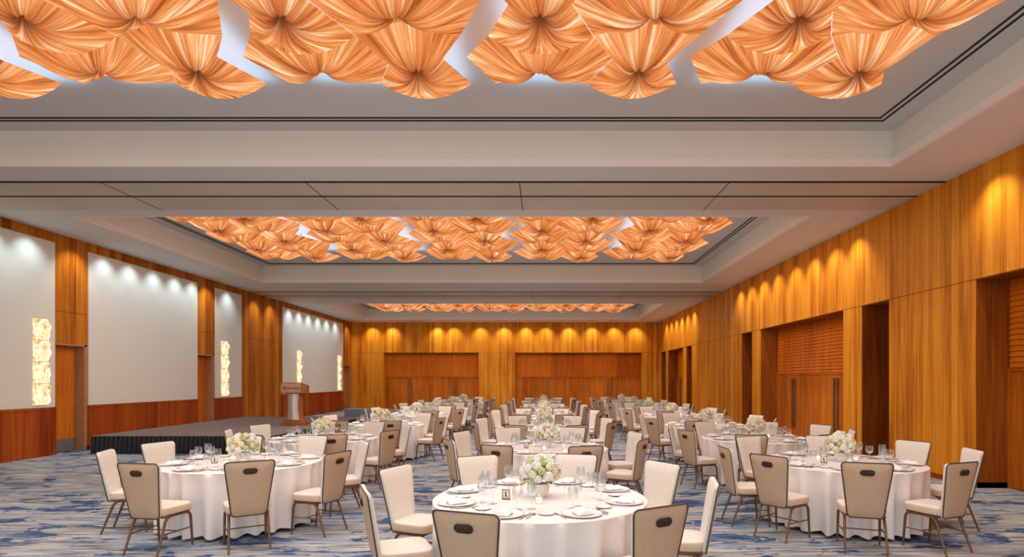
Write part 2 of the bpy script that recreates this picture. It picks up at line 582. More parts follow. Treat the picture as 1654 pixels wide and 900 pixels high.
# left wall single doors
for a, b in LD:
    bm = bmesh.new()
    add_box(bm, XL - 0.27, XL - 0.22, a + 0.02, b - 0.10, 0.01, DTOP - 0.03)
    d = struct(next_door(), bm, M['wood_door'])
    bm = bmesh.new()
    add_box(bm, XL - 0.28, XL + 0.008, b - 0.09, b + 0.004, 0, DTOP)
    add_box(bm, XL - 0.28, XL + 0.008, a, b, DTOP - 0.035, DTOP + 0.004)
    obj('frame', bm, M['jamb'], d, 0)
    bm = bmesh.new()
    bevel_box(bm, XL - 0.222, XL - 0.214, a + 0.03, b - 0.11, 0.02, 0.32, 0.002, 1)
    obj('kick_plate', bm, M['kick'], d, 0)
    bm = bmesh.new()
    add_tube(bm, [(XL - 0.22, a + 0.09, 1.05), (XL - 0.17, a + 0.09, 1.05), (XL - 0.165, a + 0.11, 1.05), (XL - 0.165, a + 0.21, 1.05)], 0.011)
    obj('handle', bm, M['pull'], d, 40)


def slat_panel(p, q, axis, off, z0, z1, parent, sgn):
    """horizontal overlapping slats between p and q along the wall"""
    bm = bmesh.new()
    n = 16
    h = (z1 - z0) / n
    for i in range(n):
        za = z0 + i * h
        if axis == 'y':
            pts = [(off, za), (off + sgn * 0.035, za + 0.012), (off + sgn * 0.008, za + h - 0.004), (off, za + h)]
            ring_a = [bm.verts.new((c, p, z)) for c, z in pts]; ring_b = [bm.verts.new((c, q, z)) for c, z in pts]
        else:
            pts = [(off, za), (off + sgn * 0.035, za + 0.012), (off + sgn * 0.008, za + h - 0.004), (off, za + h)]
            ring_a = [bm.verts.new((p, c, z)) for c, z in pts]; ring_b = [bm.verts.new((q, c, z)) for c, z in pts]
        for k in range(4):
            bm.faces.new((ring_a[k], ring_a[(k + 1) % 4], ring_b[(k + 1) % 4], ring_b[k]))
        bm.faces.new(ring_a); bm.faces.new(ring_b[::-1])
    return obj('slat_panel', bm, M['wood_louver'], parent, 0)


def door_set(axis, p, q, off, sgn, leaves, ztop=1.9):
    """a bank of door leaves under a slatted overpanel, standing on plane `off`, facing sgn"""
    name = next_door()
    bm = bmesh.new()
    def bx(b_, a0, a1, o0, o1, z0, z1):
        o0, o1 = min(o0, o1), max(o0, o1)
        if axis == 'y': add_box(b_, o0, o1, a0, a1, z0, z1)
        else: add_box(b_, a0, a1, o0, o1, z0, z1)
    bx(bm, p, q, off, off + sgn * 0.06, ztop, ztop + 0.05)
    bx(bm, p, p + 0.05, off, off + sgn * 0.06, 0, ztop)
    bx(bm, q - 0.05, q, off, off + sgn * 0.06, 0, ztop)
    d = struct(name, bm, M['wood_door'])
    w = (q - p - 0.1) / leaves
    for i in range(leaves):
        a = p + 0.05 + i * w
        b_ = bmesh.new()
        bx(b_, a + 0.006, a + w - 0.006, off, off + sgn * 0.04, 0.012, ztop - 0.006)
        leaf = obj('door_leaf', b_, M['wood_door'], d, 0)
        hx = a + w - 0.09 if i % 2 == 0 else a + 0.09
        b_ = bmesh.new()
        bx(b_, hx - 0.022, hx + 0.022, off + sgn * 0.07, off + sgn * 0.095, 0.32, ztop - 0.08)
        bx(b_, hx - 0.02, hx + 0.02, off + sgn * 0.04, off + sgn * 0.07, 0.45, 0.49)
        bx(b_, hx - 0.02, hx + 0.02, off + sgn * 0.04, off + sgn * 0.07, ztop - 0.25, ztop - 0.21)
        obj('handle', b_, M['pull'], leaf, 0)
    slat_panel(p, q, axis, off, ztop + 0.05, OPT - 0.01, d, sgn)

for a, b, k in RO:
    if k == 'door':
        door_set('y', a + 0.02, b - 0.02, XR + DEP - 0.001, -1, 4)
door_set('x', BO[0][0] + 0.02, BO[0][1] - 0.02, YB + 0.499, -1, 4)
door_set('x', BO[1][0] + 0.02, BO[1][1] - 0.02, YB + 0.499, -1, 4)

# baseboards along the wood
bm = bmesh.new()
yc = Y0
for a, b, k in RO:
    add_box(bm, XR - 0.012, XR + 0.002, yc, a, 0, 0.09)
    yc = b
add_box(bm, XR - 0.012, XR + 0.002, yc, YB, 0, 0.09)
for a, b, k in RO:
    add_box(bm, XR + 0.02, XR + DEP - 0.05, b - 0.012, b + 0.002, 0, 0.09)
struct('baseboard_right', bm, M['wood_red'])

# ------------------------------------------------------------------ ceiling lights
RH = 1.03            # row pitch
CW = 1.16            # column pitch inside a cluster
AMP = 0.29
Z_C = 5.55

def light_mesh(kind, seed):
    """pleated fabric shade gathered at its middle; kind 'wide' has a wide waist, 'waisted' a narrow one"""
    rnd = random.Random(seed)
    hw = CW / 2 - 0.004
    ym = RH / 2
    k = AMP if kind == 'wide' else -AMP
    if kind == 'wide':
        zn, zf = -0.05, 0.15
    else:
        zn, zf = 0.15, -0.15
    kink_y = -0.10
    rim = []
    # far edge, left edge (with kink), near edge, right edge, counter clockwise from far-right corner
    def seg(p, q, n, f=None):
        for i in range(n):
            t = i / n
            x = p[0] + (q[0] - p[0]) * t; y = p[1] + (q[1] - p[1]) * t
            rim.append((x, y, f(t) if f else 0.0))
    NE = 34
    fy = 0.10 if kind == 'waisted' else 0.0
    def far(t): return zf * math.sin(PI * t) ** 0.8
    def near(t): return zn * math.sin(PI * t) ** 0.8
    for i in range(NE):
        t = i / NE
        rim.append((hw - 2 * hw * t, ym + fy * math.sin(PI * t), far(t)))
    seg((-hw, ym), (-hw - k, kink_y), 18); seg((-hw - k, kink_y), (-hw, -ym), 18)
    for i in range(NE):
        t = i / NE
        rim.append((-hw + 2 * hw * t, -ym, near(t)))
    seg((hw, -ym), (hw + k, kink_y), 18); seg((hw + k, kink_y), (hw, ym), 18)
    n = len(rim)
    # pleat depth per rim vertex
    ph = [rnd.random() for _ in range(n)]
    pl = [0.5 * ph[i] + 0.25 * (ph[i - 1] + ph[(i + 1) % n]) - 0.5 for i in range(n)]
    big = [math.sin(i * 2 * PI * 11 / n + 3 * math.sin(i * 0.07 + seed)) for i in range(n)]
    zc = -0.015 if kind == 'wide' else -0.02
    T = [0.03, 0.07, 0.12, 0.19, 0.28, 0.38, 0.50, 0.62, 0.74, 0.86, 0.95, 1.0]
    bm = bmesh.new()
    c = bm.verts.new((0, 0, zc))
    rings = []
    for t in T:
        rg = []
        for i, (x, y, z) in enumerate(rim):
            an = y / math.hypot(x, y)
            bl = 0.19 * (1 - 0.70 * max(0.0, an) ** 1.5) if kind == 'wide' else 0.17
            bulge = -bl * math.sin(PI * t ** 0.62)
            zz = zc + (z - zc) * t ** 1.4 + bulge
            w = math.sin(PI * min(1, t * 1.02)) ** 0.7 if t < 0.98 else 0
            zz += w * (0.040 * pl[i] + 0.022 * big[i])
            rg.append(bm.verts.new((x * t, y * t, zz)))
        rings.append(rg)
    for i in range(n):
        j = (i + 1) % n
        bm.faces.new((c, rings[0][j], rings[0][i]))
        for a in range(len(T) - 1):
            bm.faces.new((rings[a][i], rings[a][j], rings[a + 1][j], rings[a + 1][i]))
    return bm

def light_button(seed):
    bm = bmesh.new()
    add_lathe(bm, [(0, -0.012), (0.018, -0.010), (0.026, 0.0), (0.02, 0.012), (0, 0.014)], 12)
    return bm

ORD = ['first', 'second', 'third', 'fourth', 'fifth', 'sixth', 'seventh', 'eighth', 'ninth', 'tenth']
protos = {}
for kd in ('wide', 'waisted'):
    me = mesh(light_mesh(kd, 3 if kd == 'wide' else 8), 'pleated_shade', M['glow'], 60, fix=False)
    bt = mesh(light_button(0), 'gather_button', M['handle_dark'], 60)
    rod = bmesh.new()
    add_tube(rod, [(0, 0, -0.02), (0, 0, HP - Z_C - 0.001)], 0.008)
    rod = mesh(rod, 'hanging_rod', M['backplate'], 60)
    protos[kd] = (me, bt, rod)

def ceiling_light(kd, loc, label, group):
    r = thing('ceiling_light', label, 'ceiling light', loc, 0, group)
    link_mesh('pleated_shade', protos[kd][0], r)
    link_mesh('gather_button', protos[kd][1], r, (0, 0, -0.03))
    link_mesh('hanging_rod', protos[kd][2], r)

CNAME = ['nearest coffer', 'middle coffer', 'farthest coffer']
FIELDS = [(6.92, 4), (17.25, 6), (30.4, 4)]
for ci, (ylast, nrow) in enumerate(FIELDS):
    for rw in range(nrow):
        yy = ylast - RH * rw
        for col in range(10):
            cl = col // 2
            M0 = 0.56 + 2.62 * (cl - 3)
            x = M0 - CW / 2 if col % 2 == 0 else M0 + CW / 2
            kd = 'wide' if (col + rw) % 2 == 0 else 'waisted'
            lab = 'amber pleated ceiling light, %s from the stage side, %s row from back, %s' % (ORD[col], ORD[rw], CNAME[ci])
            ceiling_light(kd, (x, yy, Z_C), lab, 'pleated lights in the ' + CNAME[ci])

# ------------------------------------------------------------------ sconces
def sconce_shade_bm(k):
    rnd = random.Random(40 + k)
    W, H, D = 0.42, 0.49, 0.12
    N = 26
    bm = bmesh.new()
    p1, p2 = rnd.uniform(0, 6), rnd.uniform(0, 6)
    g = {}
    for i in range(N + 1):
        for j in range(N + 1):
            u, v = i / N, j / N
            e = min(1.0, 7 * min(u, 1 - u)) ** 0.5 * min(1.0, 7 * min(v, 1 - v)) ** 0.5
            ridge = math.sin(11 * u + 3.0 * math.sin(4.2 * v + p1) + p2) * 0.028 + math.sin(9 * v + 2.5 * math.sin(5 * u + p2)) * 0.016
            wob = (0.035 * math.sin(PI * v) + 0.02 * math.sin(5 * v + p1)) * u
            g[i, j] = bm.verts.new((max(0.004, (D - 0.05 + ridge) * e), (u - 0.5) * W + wob, v * H))
    for i in range(N):
        for j in range(N):
            bm.faces.new((g[i, j], g[i + 1, j], g[i + 1, j + 1], g[i, j + 1]))
    # close the back against the plate
    b0 = [g[i, 0] for i in range(N + 1)] + [g[N, j] for j in range(1, N + 1)] + [g[i, N] for i in range(N - 1, -1, -1)] + [g[0, j] for j in range(N - 1, 0, -1)]
    bm.faces.new(b0[::-1])
    return bm

SM = [mesh(sconce_shade_bm(k), 'folded_shade', M['sconce'], 60, fix=False) for k in range(4)]
bm = bmesh.new()
bevel_box(bm, 0.0, 0.012, -0.19, 0.20, 0.0, 2.0, 0.004, 1)
SBK = mesh(bm, 'back_plate', M['backplate'])
for yy, lab in ((13.28, 'glowing folded-paper wall sconce beside the first door on the stage side'),
                (20.95, 'glowing folded-paper wall sconce beside the second door, above the stage'),
                (27.35, 'glowing folded-paper wall sconce directly behind the lectern'),
                (32.75, 'glowing folded-paper wall sconce nearest the back corner of the room')):
    r = thing('wall_sconce', lab, 'wall lamp', (XL + 0.036, yy, 1.18), 0, 'folded wall sconces')
    link_mesh('back_plate', SBK, r)
    for k in range(4):
        link_mesh('folded_shade', SM[k], r, (0.0125, 0, 0.005 + 0.4975 * k))

# ------------------------------------------------------------------ stage
SX0, SX1, SY0, SY1, SZ = -10.72, -6.45, 13.85, 20.9, 0.435
stg = thing('stage', 'low portable stage with brown carpet top and black pleated skirt by the panelled wall', 'stage', (-8.58, 17.4, 0))
bm = bmesh.new()
bevel_box(bm, SX0 + 8.58, SX1 + 8.58, SY0 - 17.4, SY1 - 17.4, SZ - 0.07, SZ, 0.008, 1)
obj('deck', bm, M['stage_top'], stg, 0)
bm = bmesh.new()
def skirt_run(p, q, n):
    pts = []
    d = Vector((q[0] - p[0], q[1] - p[1])); L = d.length; d /= L
    nrm = Vector((d.y, -d.x))
    for i in range(n + 1):
        s = L * i / n
        for zz, amp in ((SZ - 0.02, 0.006), (SZ - 0.12, 0.018), (0.01, 0.03)):
            a = amp * (1 + math.sin(s * 2 * PI / 0.11 + math.sin(s * 2.3))) 
            q2 = Vector(p) + d * s + nrm * (0.004 + a)
            pts.append(bm.verts.new((q2.x, q2.y, zz)))
    for i in range(n):
        for k in range(2):
            bm.faces.new((pts[i * 3 + k], pts[i * 3 + 3 + k], pts[i * 3 + 4 + k], pts[i * 3 + 1 + k]))
skirt_run((SX0 + 8.58, SY0 - 17.4), (SX1 + 8.58, SY0 - 17.4), 420)
skirt_run((SX1 + 8.58, SY0 - 17.4), (SX1 + 8.58, SY1 - 17.4), 600)
skirt_run((SX0 + 8.58, SY1 - 17.4), (SX0 + 8.58, SY0 - 17.4), 200)
obj('skirt', bm, M['skirt'], stg, 60)
for sx in (SX0 + 0.2, SX1 - 0.2):
    for sy in (SY0 + 0.2, SY1 - 0.2):
        bm = bmesh.new()
        add_tube(bm, [(sx + 8.58, sy - 17.4, 0), (sx + 8.58, sy - 17.4, SZ - 0.07)], 0.025)
        obj('leg', bm, M['kick'], stg)

# step box at the far end
stp = thing('step_box', 'low grey-blue covered step box on the carpet beyond the stage', 'step', (-8.65, 27.4, 0))
bm = bmesh.new(); bevel_box(bm, -0.58, 0.58, -0.3, 0.3, 0.0, 0.36, 0.012, 2); obj('box', bm, M['step'], stp)
bm = bmesh.new(); bevel_box(bm, -0.6, 0.6, -0.32, 0.32, 0.36, 0.40, 0.01, 2); obj('tread', bm, M['step'], stp)

# lectern
lx, ly = -7.25, 17.05
lec = thing('lectern', 'wooden lectern with a curved steel front standing on the stage', 'lectern', (lx, ly, SZ))
bm = bmesh.new()
bevel_box(bm, -0.30, 0.30, -0.26, 0.26, 0.0, 0.12, 0.008, 1)
bevel_box(bm, -0.26, 0.26, -0.22, 0.22, 0.12, 0.17, 0.008, 1)
obj('base', bm, M['lectern_wood'], lec, 0)
bm = bmesh.new()
prev = None
for i in range(15):
    t = i / 14; z = 0.17 + t * 0.76
    hw = 0.17 + 0.03 * (2 * t - 1) ** 2; hd = 0.17
    rg = [bm.verts.new(p) for p in ((-hw, -hd, z), (hw, -hd, z), (hw, hd, z), (-hw, hd, z))]
    if prev:
        for k in range(4):
            bm.faces.new((prev[k], prev[(k + 1) % 4], rg[(k + 1) % 4], rg[k]))
    else: bm.faces.new(rg[::-1])
    prev = rg
bm.faces.new(prev)
obj('column', bm, M['lectern_wood'], lec, 40)
bm = bmesh.new()
g = {}
for i in range(15):
    t = i / 14; z = 0.172 + t * 0.755
    for j in range(13):
        s = j / 12 * 2 - 1
        hw = 0.145 + 0.035 * (2 * t - 1) ** 2
        g[i, j] = bm.verts.new((0.02 + s * hw, -0.175 - 0.06 * (1 - s * s) , z))
for i in range(14):
    for j in range(12):
        bm.faces.new((g[i, j], g[i, j + 1], g[i + 1, j + 1], g[i + 1, j]))
bot = [g[0, j] for j in range(13)]; top = [g[14, j] for j in range(13)]
bm.faces.new(bot[::-1]); bm.faces.new(top)
lf = [g[i, 0] for i in range(15)]; rt = [g[i, 12] for i in range(15)]
bm.faces.new(lf + rt[::-1])
obj('front_panel', bm, M['steel_panel'], lec, 50)
bm = bmesh.new()
vs = add_box(bm, -0.31, 0.31, -0.27, 0.28, 0.93, 1.25)
vs[6].co.z = 1.16; vs[7].co.z = 1.16
bmesh.ops.bevel(bm, geom=list(bm.edges), offset=0.01, segments=2, affect='EDGES')
desk = obj('reading_desk', bm, M['lectern_wood'], lec, 0)
bm = bmesh.new()
bevel_box(bm, -0.285, 0.285, -0.284, -0.268, 0.955, 1.225, 0.004, 1)
pq = obj('plaque', bm, M['plaque'], desk, 0)
# the mark: a small crossed emblem and a line of script, unreadable at this distance in the photo
bm = bmesh.new()
add_tube(bm, [(-0.215, -0.288, 1.06), (-0.18, -0.288, 1.10), (-0.14, -0.288, 1.145)], 0.006, 6)
add_tube(bm, [(-0.215, -0.288, 1.145), (-0.18, -0.288, 1.10), (-0.135, -0.288, 1.055)], 0.006, 6)
add_tube(bm, [(-0.205, -0.288, 1.10), (-0.150, -0.288, 1.10)], 0.004, 6)
pts = []
for i in range(100):
    t = i / 99
    pts.append((-0.10 + 0.33 * t + 0.008 * math.sin(i * 0.9), -0.288, 1.085 + 0.014 * math.sin(i * 0.8) * (1.5 if i % 31 < 9 else 0.8)))
add_tube(bm, pts, 0.0035, 5)
obj('lettering', bm, M['ink'], lec, 40)

# ------------------------------------------------------------------ banquet chair
def back_point(u, v, side):
    """u -1..1 across, v 0..1 up; side +1 front face, -1 rear face"""
    z = 0.365 + 0.555 * v
    hw = 0.158 + 0.077 * v ** 0.85
    # rounded corners
    x = u * hw
    y = -0.205 - 0.075 * v - 0.02 * v * v + 0.022 * (u * u) 
    th = 0.021
    return Vector((x, y + side * th, z + 0.020 * abs(u) ** 2.5 * v ** 3))

def outline(n=10):
    """rounded trapezoid outline in (u,v)"""
    ru, rv = 0.20, 0.085
    pts = []
    for cx, cy, a0 in ((1 - ru, 1 - rv, 0), (-1 + ru, 1 - rv, 90), (-1 + ru * 0.8, rv * 0.8, 180), (1 - ru * 0.8, rv * 0.8, 270)):
        s = 1.0 if cy > 0.5 else 0.8
        for i in range(n + 1):
            a = R(a0 + 90 * i / n)
            pts.append((cx + ru * s * math.cos(a), cy + rv * s * math.sin(a)))
    return pts

def backrest_bm():
    bm = bmesh.new()
    ol = outline(6)
    cu, cv = 0.0, 0.5
    rings = {}
    T = [0.0, 0.35, 0.7, 0.93, 1.0]
    for side in (1, -1):
        puff = 0.010
        rs = []
        for t in T:
            if t == 0:
                p = back_point(cu, cv, side); p.y += side * puff
                rs.append([bm.verts.new(p)])
            else:
                rg = []
                for (u, v) in ol:
                    p = back_point(cu + (u - cu) * t, cv + (v - cv) * t, side)
                    p.y += side * puff * (1 - t ** 4) - side * (0.008 if t == 1.0 else 0)
                    rg.append(bm.verts.new(p))
                rs.append(rg)
        n = len(ol)
        for a in range(len(T) - 1):
            for k in range(n):
                k2 = (k + 1) % n
                if a == 0: f = bm.faces.new((rs[0][0], rs[1][k], rs[1][k2]))
                else: f = bm.faces.new((rs[a][k], rs[a + 1][k], rs[a + 1][k2], rs[a][k2]))
                f.material_index = 0 if side == 1 else 1
        rings[side] = rs[-1]
    n = len(ol)
    for k in range(n):
        k2 = (k + 1) % n
        f = bm.faces.new((rings[1][k], rings[1][k2], rings[-1][k2], rings[-1][k]))
        f.material_index = 0
    return bm

def piping_bm():
    bm = bmesh.new()
    pts = []
    for (u, v) in outline(6):
        p = back_point(u, v, -1); p.y += 0.004
        d = Vector((u * 0.003, 0, (v - 0.5) * 0.005))
        pts.append(p + d)
    add_tube(bm, pts, 0.0055, 6, closed=True)
    return bm

def slot_pts(w, h, n=8):
    pts = []
    for sgn, a0 in ((1, -90), (-1, 90)):
        for i in range(n + 1):
            a = R(a0 + 180 * i / n)
            pts.append((sgn * (w / 2 - h / 2) + h / 2 * math.cos(a), h / 2 * math.sin(a)))
    return pts

def back_surf(x, z):
    v = (z - 0.365) / 0.555
    hw = 0.158 + 0.077 * v ** 0.85
    p = back_point(x / hw, v, -1)
    u = max(abs(x / hw), abs(v - 0.5) * 2)
    return p.y - 0.010 * (1 - u ** 4)

def handle_bm():
    bm = bmesh.new()
    zc = 0.365 + 0.555 * 0.845
    loop = [(x, back_surf(x, zc + z) - 0.002, zc + z) for x, z in slot_pts(0.122, 0.050)]
    add_tube(bm, loop, 0.0055, 6, closed=True, mi=0)
    inner = [bm.verts.new((x, back_surf(x, zc + z) - 0.0015, zc + z)) for x, z in slot_pts(0.116, 0.044)]
    bm.faces.new(inner).material_index = 1
    loop = [(x, back_surf(x, zc) - 0.003, zc - 0.006 + 0.002 * math.cos(x * 30)) for x in (-0.040, -0.02, 0, 0.02, 0.040)]
    add_tube(bm, loop, 0.006, 6, mi=0)
    return bm

def seat_bm():
    bm = bmesh.new()
    N = 20
    def shape(ang):
        # rounded square
        c, s = math.cos(ang), math.sin(ang)
        p = 5.0
        k = (abs(c) ** p + abs(s) ** p) ** (-1 / p)
        return c * k, s * k
    n = 40
    levels = [(0.90, 0.388), (0.985, 0.394), (1.0, 0.412), (1.0, 0.447), (0.985, 0.462), (0.93, 0.470), (0.6, 0.477), (0.25, 0.479)]
    rings = []
    for t, z in levels:
        rg = []
        for i in range(n):
            a = 2 * PI * i / n
            x, y = shape(a)
            hw = 0.205 + 0.024 * (y + 1) / 2
            rg.append(bm.verts.new((x * hw * t, 0.205 * y * t + 0.005, z)))
        rings.append(rg)
    for a in range(len(rings) - 1):
        for k in range(n):
            k2 = (k + 1) % n
            f = bm.faces.new((rings[a][k], rings[a][k2], rings[a + 1][k2], rings[a + 1][k]))
            f.material_index = 1 if a < 4 else 0
    bm.faces.new(rings[-1]).material_index = 0
    bm.faces.new(rings[0][::-1]).material_index = 1
    return bm

def bend(p0, p1, p2, n=5, r=0.35):
    """polyline p0-p1-p2 with the corner eased"""
    p0, p1, p2 = Vector(p0), Vector(p1), Vector(p2)
    a = p1.lerp(p0, r); b = p1.lerp(p2, r * 0.5)
    out = [p0]
    for i in range(n + 1):
        t = i / n
        out.append(a.lerp(p1, t).lerp(p1.lerp(b, t), t))
    out.append(p2)
    return out

def leg_bm(sx, sy):
    bm = bmesh.new()
    if sy > 0:
        pts = bend((sx * 0.185, 0.03, 0.372), (sx * 0.198, 0.165, 0.366), (sx * 0.203, 0.192, 0.0))
    else:
        pts = bend((sx * 0.185, 0.02, 0.372), (sx * 0.180, -0.13, 0.366), (sx * 0.192, -0.262, 0.0))
    add_tube(bm, pts, [0.0145] * (len(pts) - 1) + [0.0105], 8)
    return bm

def stretcher_bm(kind, sx=1):
    bm = bmesh.new()
    if kind == 'side':
        add_tube(bm, [(sx * 0.2005, 0.178, 0.20), (sx * 0.1865, -0.19, 0.20)], 0.007, 6)
    else:
        add_tube(bm, [(-0.1935, 0.0, 0.20), (0.1935, 0.0, 0.20)], 0.007, 6)
    return bm

def frame_bm():
    bm = bmesh.new()
    z = 0.376
    add_tube(bm, [(-0.185, -0.17, z), (-0.19, 0.155, z), (0.19, 0.155, z), (0.185, -0.17, z)], 0.012, 6, closed=True)
    return bm

chair0 = thing('banquet_chair', 'x', 'chair')
obj('seat', seat_bm(), [M['cream'], M['boxing']], chair0, 50)
b = obj('backrest', backrest_bm(), [M['cream'], M['tan']], chair0, 50)
obj('piping', piping_bm(), M['piping'], b, 60)
h = obj('handle', handle_bm(), [M['handle'], M['handle_dark']], b, 60)
h['label'] = 'dark bronze grip slot'
for sx in (-1, 1):
    for sy in (1, -1):
        obj('leg', leg_bm(sx, sy), M['bronze'], chair0, 60)
obj('seat_frame', frame_bm(), M['bronze'], chair0, 60)
obj('stretcher', stretcher_bm('side', -1), M['bronze'], chair0, 60)
obj('stretcher', stretcher_bm('side', 1), M['bronze'], chair0, 60)
obj('stretcher', stretcher_bm('cross'), M['bronze'], chair0, 60)
chair_used = [False]

def place(proto, used, loc, rz, label, group):
    if not used[0]:
        used[0] = True
        KIDS[proto.name] = [(ch, list(ch.children)) for ch in proto.children]
        proto.location = loc; proto.rotation_euler = (0, 0, rz); proto['label'] = label; proto['group'] = group
        return proto
    return dup(proto, loc, rz, label, group)

# ------------------------------------------------------------------ table things
TR, TZ = 0.915, 0.75
def cloth_bm(seed):
    rnd = random.Random(seed)
    bm = bmesh.new()
    n = 240
    nf = 25
    offs = [rnd.uniform(-0.25, 0.25) for _ in range(nf)]
    amps = [rnd.uniform(0.55, 1.0) for _ in range(nf)]
    def fold(a):
        s = a / (2 * PI) * nf
        i = int(s) % nf; f = s - int(s)
        am = amps[i] * (1 - f) + amps[(i + 1) % nf] * f
        of = offs[i] * (1 - f) + offs[(i + 1) % nf] * f
        w = math.cos(2 * PI * (f + of))
        return am * (abs(w) ** 0.9 * (1 if w > 0 else -1))
    lv = [(0.0, TZ, 0, 1), (0.5, TZ, 0, 1), (0.93, TZ, 0, 1), (0.985, TZ - 0.001, 0, 1), (1.0, TZ - 0.008, 0.0, 1)]
    rings = []
    for t, z, am, _ in lv:
        rings.append([bm.verts.new((TR * t * math.cos(2 * PI * k / n), TR * t * math.sin(2 * PI * k / n), z)) for k in range(n)] if t > 0 else [bm.verts.new((0, 0, z))])
    for i in range(1, 15):
        d = i / 14
        z = TZ - 0.008 - d * (TZ - 0.05)
        am = 0.115 * (d ** 0.55)
        rg = []
        for k in range(n):
            a = 2 * PI * k / n
            r = TR + 0.002 + 0.006 * d + am * (fold(a) * 0.62 - 0.46)
            hem = d * 0.012 * fold(a + 0.1)
            rg.append(bm.verts.new((r * math.cos(a), r * math.sin(a), z + hem)))
        rings.append(rg)
    for a in range(len(rings) - 1):
        for k in range(n):
            k2 = (k + 1) % n
            if len(rings[a]) == 1: bm.faces.new((rings[0][0], rings[1][k], rings[1][k2]))
            else: bm.faces.new((rings[a][k], rings[a + 1][k], rings[a + 1][k2], rings[a][k2]))
    return bm

CLOTH = [mesh(cloth_bm(s), 'tablecloth', M['cloth'], 60) for s in (1, 2, 3)]

def plate_mesh():
    bm = bmesh.new()
    add_lathe(bm, [(0, 0.004), (0.085, 0.004), (0.092, 0.007), (0.112, 0.010), (0.145, 0.0135), (0.156, 0.0145), (0.1575, 0.0135), (0.156, 0.0115),
                   (0.11, 0.0065), (0.09, 0.0), (0, 0.0)], 36, mis=[0, 0, 0, 0, 1, 1, 1, 1, 1, 1])
    return mesh(bm, 'dinner_plate', [M['porcelain'], M['platerim']], 50)

def bread_mesh():
    bm = bmesh.new()
    add_lathe(bm, [(0, 0.003), (0.045, 0.003), (0.058, 0.010), (0.064, 0.012), (0.0645, 0.010), (0.05, 0.002), (0.04, 0.0), (0, 0.0)], 28, mis=[0, 0, 1, 1, 1, 0, 0])
    return mesh(bm, 'bread_plate', [M['porcelain'], M['platerim']], 50)

def napkin_mesh():
    bm = bmesh.new()
    N, K = 14, 10
    g = {}
    for i in range(N + 1):
        for j in range(K + 1):
            u, v = i / N * 2 - 1, j / K * 2 - 1
            z = 0.0195 + 0.030 * (1 - abs(u) ** 1.6) * (1 - 0.5 * v * v) + 0.006 * math.sin(v * 5 + u * 2)
            w = 0.060 * (1 - 0.25 * v)
            g[i, j] = bm.verts.new((u * w, v * 0.074, z))
    lo = {}
    for i in range(N + 1):
        for j in range(K + 1):
            if i in (0, N) or j in (0, K):
                lo[i, j] = bm.verts.new((g[i, j].co.x, g[i, j].co.y, 0.0120))
    for i in range(N):
        for j in range(K):
            bm.faces.new((g[i, j], g[i + 1, j], g[i + 1, j + 1], g[i, j + 1]))
    for i in range(N):
        for j in (0, K):
            bm.faces.new((g[i, j], g[i + 1, j], lo[i + 1, j], lo[i, j]))
    for j in range(K):
        for i in (0, N):
            bm.faces.new((g[i, j], g[i, j + 1], lo[i, j + 1], lo[i, j]))
    return mesh(bm, 'folded_napkin', M['napkin'], 50)

def wine_mesh():
    bm = bmesh.new()
    add_lathe(bm, [(0, 0.0), (0.036, 0.0), (0.036, 0.002), (0.010, 0.007), (0.0045, 0.014), (0.004, 0.085), (0.008, 0.098), (0.026, 0.112), (0.038, 0.138),
                   (0.040, 0.165), (0.034, 0.215), (0.0325, 0.215), (0.0385, 0.165), (0.0365, 0.139), (0.024, 0.114), (0, 0.102)], 18)
    return mesh(bm, 'wine_glass', M['glass'], 60)

def goblet_mesh():
    bm = bmesh.new()
    add_lathe(bm, [(0, 0.0), (0.034, 0.0), (0.034, 0.002), (0.010, 0.007), (0.005, 0.013), (0.0045, 0.055), (0.010, 0.066), (0.034, 0.085), (0.043, 0.112),
                   (0.0435, 0.135), (0.039, 0.170), (0.0375, 0.170), (0.042, 0.135), (0.0415, 0.113), (0.032, 0.087), (0, 0.070)], 18)
    return mesh(bm, 'water_goblet', M['glass'], 60)

def fork_mesh():
    bm = bmesh.new()
    add_tube(bm, [(0, -0.10, 0.003), (0, -0.03, 0.0035), (0, 0.03, 0.006), (0, 0.045, 0.0055)], [0.0045, 0.0035, 0.0025, 0.004], 6)
    bevel_box(bm, -0.011, 0.011, 0.043, 0.062, 0.003, 0.006, 0.001, 1)
    for k in range(4):
        x = -0.0092 + k * 0.0061
        add_tube(bm, [(x, 0.060, 0.0045), (x, 0.085, 0.004), (x, 0.103, 0.006)], [0.0018, 0.0016, 0.0009], 5)
    return mesh(bm, 'fork', M['steel'], 50)

def knife_mesh():
    bm = bmesh.new()
    add_tube(bm, [(0, -0.115, 0.0045), (0, -0.06, 0.005), (0, 0.0, 0.0042)], [0.0055, 0.0060, 0.0042], 6)
    vs = [bm.verts.new(p) for p in ((-0.006, 0.0, 0.002), (0.008, 0.0, 0.002), (0.010, 0.06, 0.002), (0.006, 0.10, 0.002), (-0.006, 0.115, 0.002))]
    ws = [bm.verts.new((v.co.x, v.co.y, 0.0045)) for v in vs]
    bm.faces.new(vs[::-1]); bm.faces.new(ws)
    for k in range(5):
        bm.faces.new((vs[k], vs[(k + 1) % 5], ws[(k + 1) % 5], ws[k]))
    return mesh(bm, 'knife', M['steel'], 50)

